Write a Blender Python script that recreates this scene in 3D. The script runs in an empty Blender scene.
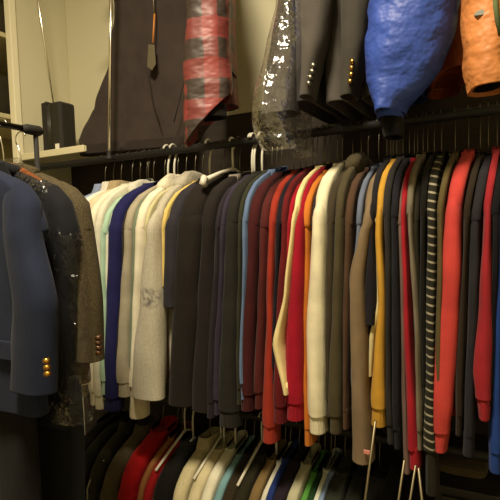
import bpy, math, random
from mathutils import Vector, noise, Matrix
random.seed(7)
SC = bpy.context.scene
COL = SC.collection
PI = math.pi

# ------------------------------------------------------------------ camera
FPX, YAW, PITCH, ROLL = 480.0, math.radians(28), math.radians(3), math.radians(2)
CAM = Vector((0, 0, 1.55))
F = Vector((-math.sin(YAW)*math.cos(PITCH), math.cos(YAW)*math.cos(PITCH), -math.sin(PITCH)))
R0 = Vector((math.cos(YAW), math.sin(YAW), 0))
U0 = R0.cross(F)
RV = math.cos(ROLL)*R0 - math.sin(ROLL)*U0
UV = math.sin(ROLL)*R0 + math.cos(ROLL)*U0
def P(px, py, Y):
    """point of the plane y=Y seen at a pixel of the photograph"""
    d = F*FPX + RV*(px-250) + UV*(250-py)
    return CAM + d*(Y/d.y)
def PX(px, py, X):
    d = F*FPX + RV*(px-250) + UV*(250-py)
    return CAM + d*(X/d.x)
cd = bpy.data.cameras.new('camera'); cam = bpy.data.objects.new('camera', cd); COL.objects.link(cam)
cd.sensor_width = 36; cd.lens = 36*FPX/500; cd.clip_start = 0.02
M = Matrix((RV, UV, -F)).transposed().to_4x4(); M.translation = CAM
cam.matrix_world = M
SC.camera = cam

# ------------------------------------------------------------------ materials
MC = {}
def lin(c):
    if isinstance(c, str):
        c = [int(c[i:i+2], 16)/255 for i in (0, 2, 4)]
        c = [x/12.92 if x <= .04045 else ((x+.055)/1.055)**2.4 for x in c]
    return (*c, 1)
def mat(kind, col, col2=None, rough=.9, **k):
    key = (kind, col, col2, rough, tuple(sorted(k.items())))
    if key in MC: return MC[key]
    m = bpy.data.materials.new(kind); m.use_nodes = True
    nt = m.node_tree; N = nt.nodes; L = nt.links
    b = N['Principled BSDF']; b.inputs['Roughness'].default_value = rough
    c = lin(col); b.inputs['Base Color'].default_value = c
    tc = N.new('ShaderNodeTexCoord')
    def mapping(s):
        mp = N.new('ShaderNodeMapping'); mp.inputs['Scale'].default_value = s
        L.new(tc.outputs['Object'], mp.inputs['Vector']); return mp.outputs[0]
    def nz(scale, vec=None, detail=3):
        n = N.new('ShaderNodeTexNoise'); n.inputs['Scale'].default_value = scale; n.inputs['Detail'].default_value = detail
        L.new(vec or tc.outputs['Object'], n.inputs['Vector']); return n.outputs['Fac']
    def mixc(fac, a, bb):
        mx = N.new('ShaderNodeMix'); mx.data_type = 'RGBA'
        L.new(fac, mx.inputs[0])
        for i, v in ((6, a), (7, bb)):
            if hasattr(v, 'links'): L.new(v, mx.inputs[i])
            else: mx.inputs[i].default_value = v
        return mx.outputs[2]
    def ramp(fac, p0, p1):
        r = N.new('ShaderNodeMapRange'); r.inputs[1].default_value = p0; r.inputs[2].default_value = p1
        L.new(fac, r.inputs[0]); return r.outputs[0]
    def bump(h, st, d=.002, prev=None):
        bn = N.new('ShaderNodeBump'); bn.inputs['Strength'].default_value = st; bn.inputs['Distance'].default_value = d
        L.new(h, bn.inputs['Height'])
        if prev: L.new(prev, bn.inputs['Normal'])
        L.new(bn.outputs[0], b.inputs['Normal']); return bn.outputs[0]
    def math_(op, a, v=None):
        n = N.new('ShaderNodeMath'); n.operation = op
        if hasattr(a, 'links'): L.new(a, n.inputs[0])
        else: n.inputs[0].default_value = a
        if v is not None:
            if hasattr(v, 'links'): L.new(v, n.inputs[1])
            else: n.inputs[1].default_value = v
        return n.outputs[0]
    dark = tuple(x*.8 for x in c[:3])+(1,)
    if kind in ('knit', 'rib', 'wool_tweed', 'heather', 'striped_knit', 'logo_knit'):
        b.inputs['Sheen Weight'].default_value = .04
        b.inputs['Specular IOR Level'].default_value = .15
        lum = c[0]*.3+c[1]*.6+c[2]*.1; q_ = min(1, .55+lum*3.2)          # dark yarn is really dark
        c = tuple(x*q_ for x in c[:3])+(1,); dark = tuple(x*.8 for x in c[:3])+(1,)
        base = mixc(ramp(nz(14), .35, .65), c, dark)
        if kind == 'wool_tweed':
            base = mixc(ramp(nz(420, detail=1), .42, .6), c, lin(col2))
        if kind in ('heather', 'logo_knit'):
            base = mixc(ramp(nz(260, mapping((1, 1, .5)), 2), .38, .62), c, tuple(x*.84 for x in c[:3])+(1,))
        if kind == 'logo_knit':                       # faded grey print on the sleeve
            gr = N.new('ShaderNodeVectorMath'); gr.operation = 'DISTANCE'
            L.new(mapping((1, .3, 1.0)), gr.inputs[0]); gr.inputs[1].default_value = (k['lx'], -.085, k['lz'])
            fac = math_('MULTIPLY', ramp(gr.outputs['Value'], .042, .02), ramp(nz(60), .40, .6))
            base = mixc(fac, base, lin(col2))
        if kind == 'striped_knit':
            sp = N.new('ShaderNodeSeparateXYZ'); L.new(tc.outputs['Object'], sp.inputs[0])
            t = math_('FRACT', math_('DIVIDE', math_('ADD', sp.outputs[2], math_('MULTIPLY', sp.outputs[0], .25)), .0215))
            base = mixc(math_('GREATER_THAN', t, .76), c, lin(col2))
        L.new(base, b.inputs['Base Color'])
        if kind == 'rib':
            n1 = bump(nz(1, mapping((210, 210, 3))), 1.0, .006)
        else:
            n1 = bump(nz(1, mapping((70, 70, 9))), .35, .004)
        bump(nz(700, detail=1), .35, .001, n1)
    elif kind == 'nylon':
        b.inputs['Specular IOR Level'].default_value = .32
        L.new(mixc(ramp(nz(9), .3, .7), c, dark), b.inputs['Base Color'])
        bump(nz(1, mapping((13, 13, 15)), 3), .9, .022)
    elif kind == 'plaid_nylon':
        sp = N.new('ShaderNodeSeparateXYZ'); L.new(tc.outputs['Object'], sp.inputs[0])
        def band(sock, w, o):
            return math_('GREATER_THAN', math_('FRACT', math_('DIVIDE', math_('ADD', sock, o), w)), .5)
        a = math_('ADD', sp.outputs[1], sp.outputs[0])
        f2 = math_('DIVIDE', math_('ADD', band(a, .10, 5.03), band(sp.outputs[2], .125, 5)), 2)
        r = N.new('ShaderNodeValToRGB'); r.color_ramp.interpolation = 'CONSTANT'
        e = r.color_ramp.elements; e[0].position = 0; e[0].color = c; e[1].position = .9; e[1].color = lin(col2)
        q = e.new(.4); q.color = tuple((c[i]*.62+lin(col2)[i]*.38) for i in range(3))+(1,)
        L.new(f2, r.inputs[0]); L.new(r.outputs[0], b.inputs['Base Color'])
        bump(nz(1, mapping((12, 12, 22)), 2), .8, .015)
    elif kind == 'wall_paint':
        L.new(mixc(ramp(nz(1.5), .3, .7), c, tuple(x*.95 for x in c[:3])+(1,)), b.inputs['Base Color'])
        bump(nz(220), .12, .001)
    elif kind == 'wood':
        w = nz(1, mapping((60, 4, 60) if k.get('ax') == 'y' else (4, 60, 60)), 4)
        L.new(mixc(ramp(w, .3, .7), c, lin(col2)), b.inputs['Base Color'])
    elif kind == 'metal':
        b.inputs['Metallic'].default_value = 1
        bump(nz(60), .05, .001)
    elif kind == 'carpet':
        L.new(mixc(ramp(nz(90), .3, .7), c, dark), b.inputs['Base Color']); bump(nz(400), .8, .004)
    elif kind == 'plastic_film':
        b.inputs['Roughness'].default_value = .13
        b.inputs['Specular IOR Level'].default_value = .9
        b.inputs['Alpha'].default_value = k.get('alpha', .09)
        n1 = bump(nz(1, mapping((28, 28, 16)), 4), 1.0, .02)
        bump(nz(1, mapping((90, 90, 50)), 3), .8, .006, n1)
        gl = N.new('ShaderNodeBsdfGlossy'); gl.inputs['Roughness'].default_value = .15
        gl.inputs['Color'].default_value = (k.get('tone', .95),)*3+(1,)
        bn = N.new('ShaderNodeBump'); bn.inputs['Strength'].default_value = 1; bn.inputs['Distance'].default_value = k.get('bd', .03)
        L.new(nz(1, mapping((24, 24, 30)), 3), bn.inputs['Height']); L.new(bn.outputs[0], gl.inputs['Normal'])
        tr = N.new('ShaderNodeBsdfTransparent'); mx = N.new('ShaderNodeMixShader')
        lw = N.new('ShaderNodeFresnel'); lw.inputs['IOR'].default_value = 1.35
        L.new(bn.outputs[0], lw.inputs['Normal'])
        fac = math_('ADD', math_('MULTIPLY', lw.outputs[0], .3), k.get('gloss', .12))
        L.new(fac, mx.inputs[0]); L.new(tr.outputs[0], mx.inputs[1]); L.new(gl.outputs[0], mx.inputs[2])
        L.new(mx.outputs[0], N['Material Output'].inputs['Surface'])
    else:
        bump(nz(80), .08, .001)
    MC[key] = m
    return m

# ------------------------------------------------------------------ object helpers
def link(name, verts, faces, m, parent=None, smooth=True):
    me = bpy.data.meshes.new(name); me.from_pydata([tuple(v) for v in verts], [], faces); me.update()
    if smooth: me.polygons.foreach_set('use_smooth', [True]*len(me.polygons))
    me.materials.append(m)
    o = bpy.data.objects.new(name, me); COL.objects.link(o)
    if parent: o.parent = parent
    return o
def empty(name, loc, rz=0):
    o = bpy.data.objects.new(name, None); COL.objects.link(o); o.location = loc; o.rotation_euler = (0, 0, rz); return o
def tag(o, label, cat, group=None):
    o['label'] = label; o['category'] = cat
    if group: o['group'] = group
    return o
def box_geo(lo, hi, bev=0):
    import bmesh
    bm = bmesh.new(); bmesh.ops.create_cube(bm, size=1)
    for v in bm.verts:
        v.co = Vector([(lo[i]+hi[i])/2 + v.co[i]*(hi[i]-lo[i]) for i in range(3)])
    if bev: bmesh.ops.bevel(bm, geom=list(bm.edges), offset=bev, segments=2, affect='EDGES', profile=.5)
    bm.verts.index_update()
    vs = [v.co.copy() for v in bm.verts]; fs = [[v.index for v in f.verts] for f in bm.faces]; bm.free()
    return vs, fs
class G:
    def __init__(s): s.v = []; s.f = []
    def add(s, vf):
        n = len(s.v); s.v += [Vector(v) for v in vf[0]]; s.f += [[i+n for i in f] for f in vf[1]]; return s
    def obj(s, name, m, parent=None, smooth=True): return link(name, s.v, s.f, m, parent, smooth)
def box(name, lo, hi, m, parent=None, bev=.003):
    vs, fs = box_geo(lo, hi, bev); return link(name, vs, fs, m, parent, False)
def struct(o): o['kind'] = 'structure'; return o
def tube_geo(pts, r, n=8, closed=False):
    pts = [Vector(p) for p in pts]; vs = []; fs = []
    rr = r if isinstance(r, (list, tuple)) else [r]*len(pts)
    up = None
    for i, p in enumerate(pts):
        t = (pts[min(i+1, len(pts)-1)] - pts[max(i-1, 0)]).normalized()
        if up is None:
            up = Vector((0, 0, 1)) if abs(t.z) < .9 else Vector((1, 0, 0))
        a = t.cross(up).normalized(); up = a.cross(t).normalized()
        for k in range(n):
            th = 2*PI*k/n; vs.append(p + (a*math.cos(th) + up*math.sin(th))*rr[i])
    for i in range(len(pts)-1):
        for k in range(n):
            fs.append([i*n+k, i*n+(k+1) % n, (i+1)*n+(k+1) % n, (i+1)*n+k])
    fs.append(list(range(n))[::-1]); fs.append([(len(pts)-1)*n+k for k in range(n)])
    return vs, fs
def loft_geo(rings, cap0=True, cap1=True):
    n = len(rings[0]); vs = [v for r in rings for v in r]; fs = []
    for i in range(len(rings)-1):
        for k in range(n):
            fs.append([i*n+k, i*n+(k+1) % n, (i+1)*n+(k+1) % n, (i+1)*n+k])
    if cap0: fs.append(list(range(n))[::-1])
    if cap1: fs.append([(len(rings)-1)*n+k for k in range(n)])
    return vs, fs
def lerp_tab(tab, z):
    """tab: rows (z, a, b, ...) with z falling"""
    if z >= tab[0][0]: return tab[0][1:]
    for a, b in zip(tab, tab[1:]):
        if z >= b[0]:
            t = (a[0]-z)/max(1e-9, a[0]-b[0]); t = t*t*(3-2*t)*.5 + t*.5
            return tuple(x+(y-x)*t for x, y in zip(a[1:], b[1:]))
    return tab[-1][1:]
def nv(x, y, z, s): return noise.noise(Vector((x, y, z+s*7.31)))

# ------------------------------------------------------------------ garments
# local frame: x = thickness (along the rail), -y = the sleeve towards the room, z = 0 at the neck
SHO = [(0, .055), (-.010, .085), (-.027, .130), (-.050, .175), (-.078, .210), (-.112, .234), (-.15, .247), (-.168, .250)]
def stad(w0, w1, t, n=9):
    """flat rounded outline from y=-w0 to y=w1, half thickness t"""
    pts = []
    t0 = min(t, w0*.9); 
    for k in range(n):
        a = PI + PI*k/(n-1); pts.append((t*math.cos(a), -(w0-t0) + t0*1.5*math.sin(a)*.66))
    for k in range(1, 6): pts.append((t, -(w0-t0) + (w0+w1-2*t0)*k/6))
    for k in range(n):
        a = PI*k/(n-1); pts.append((t*math.cos(a), (w1-t0) + t0*math.sin(a)))
    for k in range(1, 6): pts.append((-t, (w1-t0) - (w0+w1-2*t0)*k/6))
    return pts
def body_mesh(t, hem, seed, width=1.0, amp=.004, bodyw=.205, jacket=False, th=None, nx=0):
    rings = []
    zs = [0, -.005, -.011, -.02, -.031, -.045, -.062, -.082, -.102, -.125, -.145, -.16, -.167, -.174, -.185, -.21, -.25, -.28]
    z = -.31
    while z > hem+.02: zs.append(z); z -= .035
    zs += [hem+.012, hem]
    for z in zs:
        if z >= -.168: w = lerp_tab(SHO, z)[0]
        else: w = lerp_tab([(-.168, .25), (-.178, .236), (-.22, .222), (-.32, bodyw), (hem, bodyw*.98 if not jacket else bodyw*1.06)], z)[0]
        w *= width
        tt = t*(.75+.25*min(1, -z/.06)) if z > -.06 else t
        if th: tt *= lerp_tab(th, z)[0]
        row = []
        for x, y in stad(w, w, tt):
            g = min(1, -z*5)*amp
            dx = nv(y*9, 0, z*2.2, seed)*g + nv(y*28, x*10, z*5, seed+3)*g*.45
            dy = nv(x*20, 0, z*5, seed+9)*g*.8
            row.append((x+dx*(1 if abs(y) < w*.9 else .6)+nx*max(0, 1+z/.15), y+dy, z))
        rings.append(row)
    last = rings[-1]
    rings[-1:-1] = [[(x, y, z+.0025) for x, y, z in last]]
    rings.append([(x*.96, y*.99, z) for x, y, z in last])
    rings.append([(x*.8, y*.97, z) for x, y, z in last]); rings.append([(x*.7, y*.95, z+.03) for x, y, z in last])
    return loft_geo(rings)
def sleeve_mesh(rows, seed, amp=.004, n=18, step=.02, flip=1, tiltend=0, open_end=True, wr=0):
    """rows: (z, cx, cy, rx, ry) falling"""
    z0, z1 = rows[0][0], rows[-1][0]; cnt = max(4, int((z0-z1)/step)); rings = []
    for i in range(cnt+1):
        z = z0 + (z1-z0)*i/cnt
        cx, cy, rx, ry = lerp_tab(rows, z)
        row = []; dome = (.35, .72, .92)[i] if (i < 3 and open_end and cnt > 12) else 1
        rx *= dome; ry *= dome
        for k in range(n):
            a = 2*PI*k/n; ca, sa = math.cos(a), math.sin(a)
            sx = abs(ca)**.85*(1 if ca > 0 else -1); sy = abs(sa)**.85*(1 if sa > 0 else -1)
            g = amp*min(1, (z0-z)*8)
            d = nv(ca*.9, sa*.9, z*3.2, seed)*g + nv(ca*2, sa*2, z*9, seed+5)*g*.5
            if wr: d += wr*abs(nv(ca*1.6+z*6, sa*1.6, z*20, seed+11))
            x = cx + (rx+d)*sx; y = cy*1 + (ry+d)*sy
            zz = z + tiltend*(x-cx)*max(0, (i/cnt-.7)/.3)
            row.append((x, y*flip, zz))
        rings.append(row)
    if open_end:
        l = rings[-1]; mx = sum(p[0] for p in l)/n; my = sum(p[1] for p in l)/n
        rings[-1:-1] = [[(p[0], p[1], p[2]+.0025) for p in l]]
        rings.append([(mx+(p[0]-mx)*.97, my+(p[1]-my)*.98, p[2]-.0005) for p in l])
        rings.append([(mx+(p[0]-mx)*.86, my+(p[1]-my)*.9, p[2]) for p in l])
        rings.append([(mx+(p[0]-mx)*.8, my+(p[1]-my)*.85, p[2]+.035) for p in l])
    return loft_geo(rings)

def garment(name, loc, rz, t, srows, hem, cm, seed, cuff='rib', cuffm=None, collar='crew', colm=None,
            bodyw=.205, amp=.004, parts=True, far=True, jacket=False, th=None, tilt=0, wr=0, shcl=1, botm=None, farz=1, nx=0):
    root = empty(name, loc, rz)
    G().add(body_mesh(t, hem, seed, shcl, amp, bodyw, jacket, th, nx)).obj('body', botm or cm, root)
    cz = srows[-1][0]; cl = .055
    main = srows
    if cuff in ('rib', 'long'):
        cl = .055 if cuff == 'rib' else .12
        a = lerp_tab(srows, cz+cl)
        main = [r for r in srows if r[0] > cz+cl+.03] + [(cz+cl-.004, *a)]
        # slight blouse over the cuff
        main[-1] = (main[-1][0], a[0], a[1], a[2]*.99, a[3]*.99); main.insert(-1, (cz+cl+.016, a[0], a[1], a[2]*1.03, a[3]*1.03))
    for fl in ((1, -1) if far else (1,)):
        if fl == 1: rr = main
        else:
            k = len(main)
            rr = [(r[0]*farz, 0, max(-.215, r[2]), min(r[3], t), min(r[4], .05)) for i, r in enumerate(main)]
        s = G().add(sleeve_mesh(rr, seed+fl*3, amp, flip=fl, tiltend=tilt if fl == 1 else 0, wr=wr)).obj('sleeve', cm, root)
        if cuff in ('rib', 'long', 'elastic'):
            a = lerp_tab(rr, cz+cl); b_ = lerp_tab(srows, cz) if fl == 1 else a
            q = .90
            cr = [(cz+cl+.006, a[0], a[1], a[2]*.9, a[3]*.9), (cz+cl-.004, a[0], a[1], a[2]*q, a[3]*q), (cz, b_[0], b_[1], b_[2]*q, b_[3]*q)]
            G().add(sleeve_mesh(cr, seed+20, amp*.3, flip=fl, step=.012)).obj('cuff', cuffm or cm, s)
    if collar == 'crew':
        rg = []
        for z, q in ((-.02, 1.0), (.0, .98), (.012, .9), (.014, .78), (.0, .74)):
            rg.append([(x*.98, y*q+.004, z + .01*y/.07) for x, y in stad(.07, .075, max(t*.95, .013))])
        G().add(loft_geo(rg)).obj('collar', colm or cm, root)
    elif collar == 'shirt':
        rg = []
        for z, q, e in ((-.03, 1.25, 1.25), (-.012, 1.15, 1.3), (.012, .98, 1.1), (.028, .9, 1.0), (.03, .8, .9), (.01, .75, .8)):
            rg.append([(x*e+nv(y*20, z*30, 0, seed)*.004, y*q*.9, z+nv(y*14, 0, 1, seed)*.006) for x, y in stad(.07, .075, max(t*.9, .014))])
        G().add(loft_geo(rg)).obj('collar', colm or cm, root)
        G().add(tube_geo([(t*1.25, -.03, z*-.04) for z in (1, 1.3)], .003, 6)).obj('collar_button', mat('plain', 'd8d0b8'), root)
    elif collar == 'hood':
        rg = []
        for i in range(11):
            s_ = i/10; z = -.055+.085*s_
            w = .105*math.sin(PI*(.12+.80*s_))**.6; tt = max(.022, t*1.25)*math.sin(PI*(.1+.82*s_))**.5
            rg.append([(x+nv(x*30, y*14, z*20, seed)*.008, y*1.0-.012+nv(0, y*12, z*22, seed+2)*.012, z+nv(y*16, x*10, 0, seed+4)*.010) for x, y in stad(max(w, .03), max(w, .03), tt)])
        G().add(loft_geo(rg)).obj('hood', colm or cm, root)
    if nx:
        for c_ in root.children:
            if c_.name.startswith(('collar', 'hood')): c_.location.x = nx
    return root

ROD_Y = 1.50
MID_Z = 1.842
def hook_pts(rise=.124, r=.019):
    pts = [(0, 0, -.01), (0, 0, .05), (0, .003, .075)]
    for k in range(0, 13):
        a = math.radians(-55 + 215*k/12)
        pts.append((0, r*math.cos(a), rise + r*math.sin(a)))
    return pts
HANG = {}
def hanger(loc, rz, style, label, group, tiltz=0):
    if style not in HANG:
        r = {'wire': .0012, 'plastic': .0042, 'wood': .0018}[style]
        m = {'wire': mat('metal', '6e6858', rough=.35), 'plastic': mat('plain', 'c4c0b0', rough=.4), 'wood': mat('metal', 'e0dccc', rough=.25)}[style]
        h = G().add(tube_geo(hook_pts(r=.0195+r), r, 7)); 
        f = G()
        if style == 'wood':
            pts = [(0, y, .022-.9*abs(y)**1.35) for y in [(-.2+.4*i/16) for i in range(17)]]
            f.add(tube_geo(pts, [.010+.006*(abs(i-8)/8) for i in range(17)], 10)); fm = mat('wood', '8a4a22', '643214', rough=.3)
        else:
            rr = r if style == 'wire' else .005
            f.add(tube_geo([(0, 0, -.008), (0, -.06, -.03), (0, -.17, -.09), (0, -.185, -.10), (0, -.17, -.105), (0, 0, -.105), (0, .17, -.105), (0, .185, -.10), (0, .17, -.09), (0, .06, -.03), (0, 0, -.008)], rr, 7)); fm = m
        e = empty('clothes_hanger', loc, rz)
        ho = h.obj('hook', m, e); fo = f.obj('shoulder_bar', fm, e)
        HANG[style] = (ho, fo)
    else:
        e = empty('clothes_hanger', loc, rz)
        for s in HANG[style]:
            c = s.copy(); c.parent = e; COL.objects.link(c)
    e.rotation_euler = (0, 0, rz)
    tag(e, label, 'hanger', group)
    return e

# ------------------------------------------------------------------ setting
CREAM = mat('wall_paint', 'cdc7a8')
struct(box('floor', (-2.6, -1.4, -.05), (1.1, 1.95, 0), mat('carpet', '6b5c48')))
struct(box('ceiling', (-2.6, -1.4, 3.2), (1.1, 1.95, 3.25), mat('wall_paint', 'd8d2b8')))
struct(box('wall_back', (-2.56, 1.82, 0), (1.1, 1.9, 3.2), CREAM))
YL = PX(16, 65, -1.99).y
struct(box('wall_left', (-2.02, YL+.012, 0), (-2.0, 1.82, 3.2), CREAM))
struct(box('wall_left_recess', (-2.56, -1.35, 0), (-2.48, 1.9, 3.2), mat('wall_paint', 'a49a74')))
struct(box('wall_right', (1.0, -1.35, 0), (1.08, 1.82, 3.2), CREAM))
struct(box('wall_front', (-2.5, -1.4, 0), (1.05, -1.32, 3.2), CREAM))
struct(box('trim_1', (-2.022, YL-.022, 0), (-1.985, YL+.012, 3.2), mat('plain', 'e6dfbe', rough=.5)))
WALL_SHADE = mat('wood', '2c2216', '201810')  # dark sheets added over the cream back wall, standing in for its shadow
struct(box('wall_shade_low', (-2.0, 1.80, .09), (1.0, 1.82, 1.884), WALL_SHADE))
struct(box('wall_shade_mid', (-1.32, 1.80, 1.886), (1.0, 1.82, 2.02), WALL_SHADE))
struct(box('baseboard_back', (-2.0, 1.805, 0), (1.0, 1.82, .088), mat('plain', '6e6248')))

# white shelf on the back wall behind the clothes
sh = empty('wall_shelf', (-1.5, 1.65, 1.90)); tag(sh, 'cream painted wall shelf in the left corner carrying the black case', 'shelf')
box('board', (-.498, -.148, -.013), (-.075, .168, .013), mat('plain', 'cdc5a0', rough=.55), sh)
box('front_lip', (-.498, -.160, -.016), (-.075, -.148, .014), mat('plain', 'd8d0ac', rough=.5), sh)
# recess shelves at far left with dark things
rs = empty('recess_shelf', (-2.25, 1.62, 1.2)); tag(rs, 'pale shelf boards in the dark recess at the left edge', 'shelf')
for zz in (.52, .89, 1.26, 1.52):
    box('shelf_board', (-.225, -.2, zz-.011), (.225, .195, zz+.011), mat('plain', 'b5ab84'), rs)
def folded(loc, sx, sy, sz, m, seed):
    g = G(); rings = []
    for z, q in ((0, .9), (.06, 1), (.3, 1.0), (.5, .985), (.55, .96), (.75, 1), (.93, .97), (1, .85)):
        rings.append([((.5*sx*q)*math.copysign(abs(math.cos(a))**.35, math.cos(a)) + nv(a, z, 0, seed)*.01,
                       (.5*sy*q)*math.copysign(abs(math.sin(a))**.35, math.sin(a)) + nv(a, z, 3, seed)*.01, z*sz) for a in [2*PI*k/28 for k in range(28)]])
    g.add(loft_geo(rings)); o = g.obj('folded_cloth', m); o.location = loc; return o
o = folded((-2.25, 1.62, 2.103), .36, .32, .19, mat('knit', '3a3324'), 1); o.name = 'folded_sweater'; tag(o, 'dark folded sweater on the recess shelf at the left edge, level with the black rail', 'sweater')
o = folded((-2.25, 1.62, 2.473), .36, .3, .17, mat('knit', '453d28'), 2); o.name = 'folded_blanket'; tag(o, 'olive folded blanket high on the recess shelf at the top left corner', 'blanket')

# rails
BLK = mat('plain', '0c0a07', rough=.7)
def rail(z, x0, x1, label, lab2):
    r = empty('closet_rail', ((x0+x1)/2, ROD_Y, z)); tag(r, label, 'closet rail')
    h = (x1-x0)/2
    G().add(tube_geo([(-h, 0, 0), (h, 0, 0)], .0145, 16)).obj('rod', BLK, r)
    for s in (-1, 1):
        G().add(tube_geo([(s*h, 0, 0), (s*(h-.012), 0, 0)], .03, 16)).obj('end_flange', BLK, r)
    return r
rail(MID_Z, -1.999, .999, 'dark metal clothes rail carrying the middle row of sweatshirts', '')
rail(.86, -1.999, .999, 'dark metal clothes rail carrying the bottom row of jackets and shirts', '')
rail(2.72, -1.46, .999, 'dark metal clothes rail carrying the top row of coats', '')

# chrome support pole
def line_obj(name, p0, p1, r, m, label, cat, foot=None):
    e = empty(name, p0); tag(e, label, cat); d = p1-p0
    G().add(tube_geo([(0, 0, 0), d*.5, d], r, 14)).obj('shaft', m, e)
    return e
CHR = mat('metal', 'e8e4d4', rough=.22)
a = P(109.3, 158, 1.462); b = P(111, 0, 1.462); k = (2.73-a.z)/(b.z-a.z)
sp = line_obj('support_pole', a, a+(b-a)*k, .0065, CHR, 'shiny chrome support pole standing in front of the dark fleece', 'pole')
G().add(tube_geo([(0, 0, .03), (0, 0, .012), (0, 0, .0), (0, 0, -.008)], [.0075, .010, .019, .019], 16)).obj('foot_cup', BLK, sp)
a = P(61, 147, 1.70); b = P(38, 0, 1.52)
a.z = 1.915; a.x = max(a.x, -1.975); b.x = max(b.x, -1.975)
b = a + (b-a)*1.3; b.x = max(b.x, -1.985)
line_obj('curtain_rod', a, b, .005, CHR, 'slim chrome rod leaning in the corner behind the black case', 'rod')

# black case
cs = empty('storage_case', (P(57, 120, 1.58).x, 1.60, 1.915), math.radians(0)); tag(cs, 'black hard case standing upright on the corner shelf with small white tag', 'case')
CB = mat('plain', '24211c', rough=.55)
ch_ = (P(56, 98, 1.56)-P(56, 149, 1.56)).z
box('shell', (-.036, -.045, 0), (.052, .045, ch_), CB, cs, .012)
box('lid', (-.068, -.05, .004), (-.038, .05, ch_+.004), mat('plain', '1d1a16', rough=.45), cs, .006)
for xx in (-.030, -.022, -.014):
    G().add(tube_geo([(xx, -.046, .01), (xx, -.046, ch_-.012)], .0035, 8)).obj('ridge', mat('plain', '332f27', rough=.4), cs)
box('tag', (.012, -.049, .008), (.036, -.045, .036), mat('plain', 'e6e2d2'), cs, .001)
g = G().add(tube_geo([(-.053, -.04, ch_), (-.053, -.035, ch_+.008), (-.053, .035, ch_+.008), (-.053, .04, ch_)], .004, 8)).obj('handle', CB, cs)

# ------------------------------------------------------------------ middle row
def cen(px, py, Y, rx, ry):
    p = P(px, py, Y); tn = p.x/p.y
    return p.x + math.sqrt(rx*rx + (ry*tn)**2), p.z
NECK = 1.718
LN = .736
SEED = [0]
def rowgarment(name, label, cat, col, rows, kind='knit', col2=None, cuff='rib', collar='crew', hemy=None, neckz=NECK, dy=0,
               cuffcol=None, bodyw=.205, amp=.0055, hstyle='wire', hem=None, tk=1.0, nick=None, colcol=None, group='clothes on the middle rail', far=True, kk=None, ry=.044, seamz=-.105, rough=.9, hl=None, th=None, bodycol=None, cw=None, shcl=None, nx=0):
    if shcl is None: shcl = random.uniform(.95, 1.02)
    if neckz == NECK: neckz += random.uniform(-.014, .012)
    elif neckz == LN: neckz += random.uniform(-.012, .012)
    seamz += random.uniform(-.012, .012)
    SEED[0] += 1; sd = SEED[0]
    kk = dict(kk or {})
    Ys = ROD_Y - .212*shcl + dy
    py, l, r = rows[0]
    rx = max(.0085, (P(r, py, Ys).x - P(l, py, Ys).x)/2)
    cx, _ = cen(l, py, Ys, rx, ry)
    X0 = cx
    t = rx*.88*tk
    out = []
    for i, (py, l, r) in enumerate(rows):
        rxi = max(.0085, (P(r, py, Ys).x - P(l, py, Ys).x)/2)
        c, z = cen(l, py, Ys, rxi, ry)
        out.append((z-neckz, c-X0, rxi))
    sy = Ys-ROD_Y
    srows = [(seamz, out[0][1], sy+.02, rx*.9, .04), (seamz-.06, out[0][1], sy+.003, rx, ry)]
    for i, (z, c, rxi) in enumerate(out):
        if z < seamz-.09:
            srows.append((z, c, sy, rxi, ry*(.93 if i == len(out)-1 else 1)))
    bottom = out[-1][0]
    if hem is None:
        hem = -.66-.03*random.random()
    if hemy: hem = P(rows[-1][1], hemy, ROD_Y-.2).z - neckz
    m = mat(kind, col, col2, rough, **kk)
    cm = mat('rib', cuffcol or col)
    root = garment(name, (X0, ROD_Y, neckz), 0, t, srows, hem, m, sd, cuff, cm if cuff in ('rib', 'long') else m, collar,
                   mat('rib', colcol or col), bodyw, amp, far=far, th=th, botm=(mat(kind, bodycol) if bodycol else None), shcl=shcl, nx=nx)
    tag(root, label, cat, group)
    if hl != '':
        hanger((X0+nx, ROD_Y, MID_Z-.124 if neckz > 1.2 else .736), 0, hstyle, hl or ({'wire': 'thin wire hanger', 'plastic': 'pale plastic hanger', 'wood': 'wooden hanger'}[hstyle] + ' holding up the ' + nick), 'hangers on ' + group[11:])
    return root

MR = rowgarment
SW = 'sweatshirt'
MR('dress_shirt', 'pale blue shirt at the left end of middle row, mostly behind tweed jacket', 'shirt', '93a0bf', [(230, 58, 66), (395, 62, 68)], cuff='none', collar='shirt', nick='pale blue shirt at left end')
MR('dress_shirt', 'white shirt between the pale blue shirt and the peach shirt', 'shirt', 'e6e2d2', [(230, 66, 74), (395, 68, 76)], cuff='none', collar='shirt', nick='white shirt beside the pale blue one')
MR('dress_shirt', 'peach beige shirt with open tan collar just right of tweed jacket', 'shirt', 'dcc8a6', [(230, 75, 86), (380, 78, 88)], cuff='none', collar='shirt', colcol='b8a37c', nick='peach beige shirt')
MR('dress_shirt', 'cream shirt right of tweed jacket with round open neckline', 'shirt', 'e2ddc4', [(230, 86, 94), (400, 89, 97)], cuff='rib', collar='crew', nick='cream shirt by tweed jacket')
MR('dress_shirt', 'white crumpled long sleeve shirt next to the mint sweater', 'shirt', 'd9d5c0', [(230, 94, 101), (404, 94, 104)], cuff='rib', collar='crew', nick='white crumpled shirt')
MR('knit_sweater', 'pale mint green sweater squeezed between white shirt and navy sweatshirt', 'sweater', 'a9c8ae', [(230, 100.5, 105.5), (300, 101.5, 106), (390, 100, 105)], nick='pale mint sweater')
MR('hooded_sweatshirt', 'white hooded top whose shoulder shows just above navy sweatshirt', 'hoodie', 'dedbc8', [(225, 104.5, 109), (395, 103, 107)], collar='hood', nick='white hooded top')
MR('crew_sweatshirt', 'deep navy blue sweatshirt, the bluest one near the left', SW, '2a2a62', [(230, 108.5, 121), (300, 107, 119.5), (406, 102.5, 117.5)], nick='deep navy blue sweatshirt')
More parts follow.
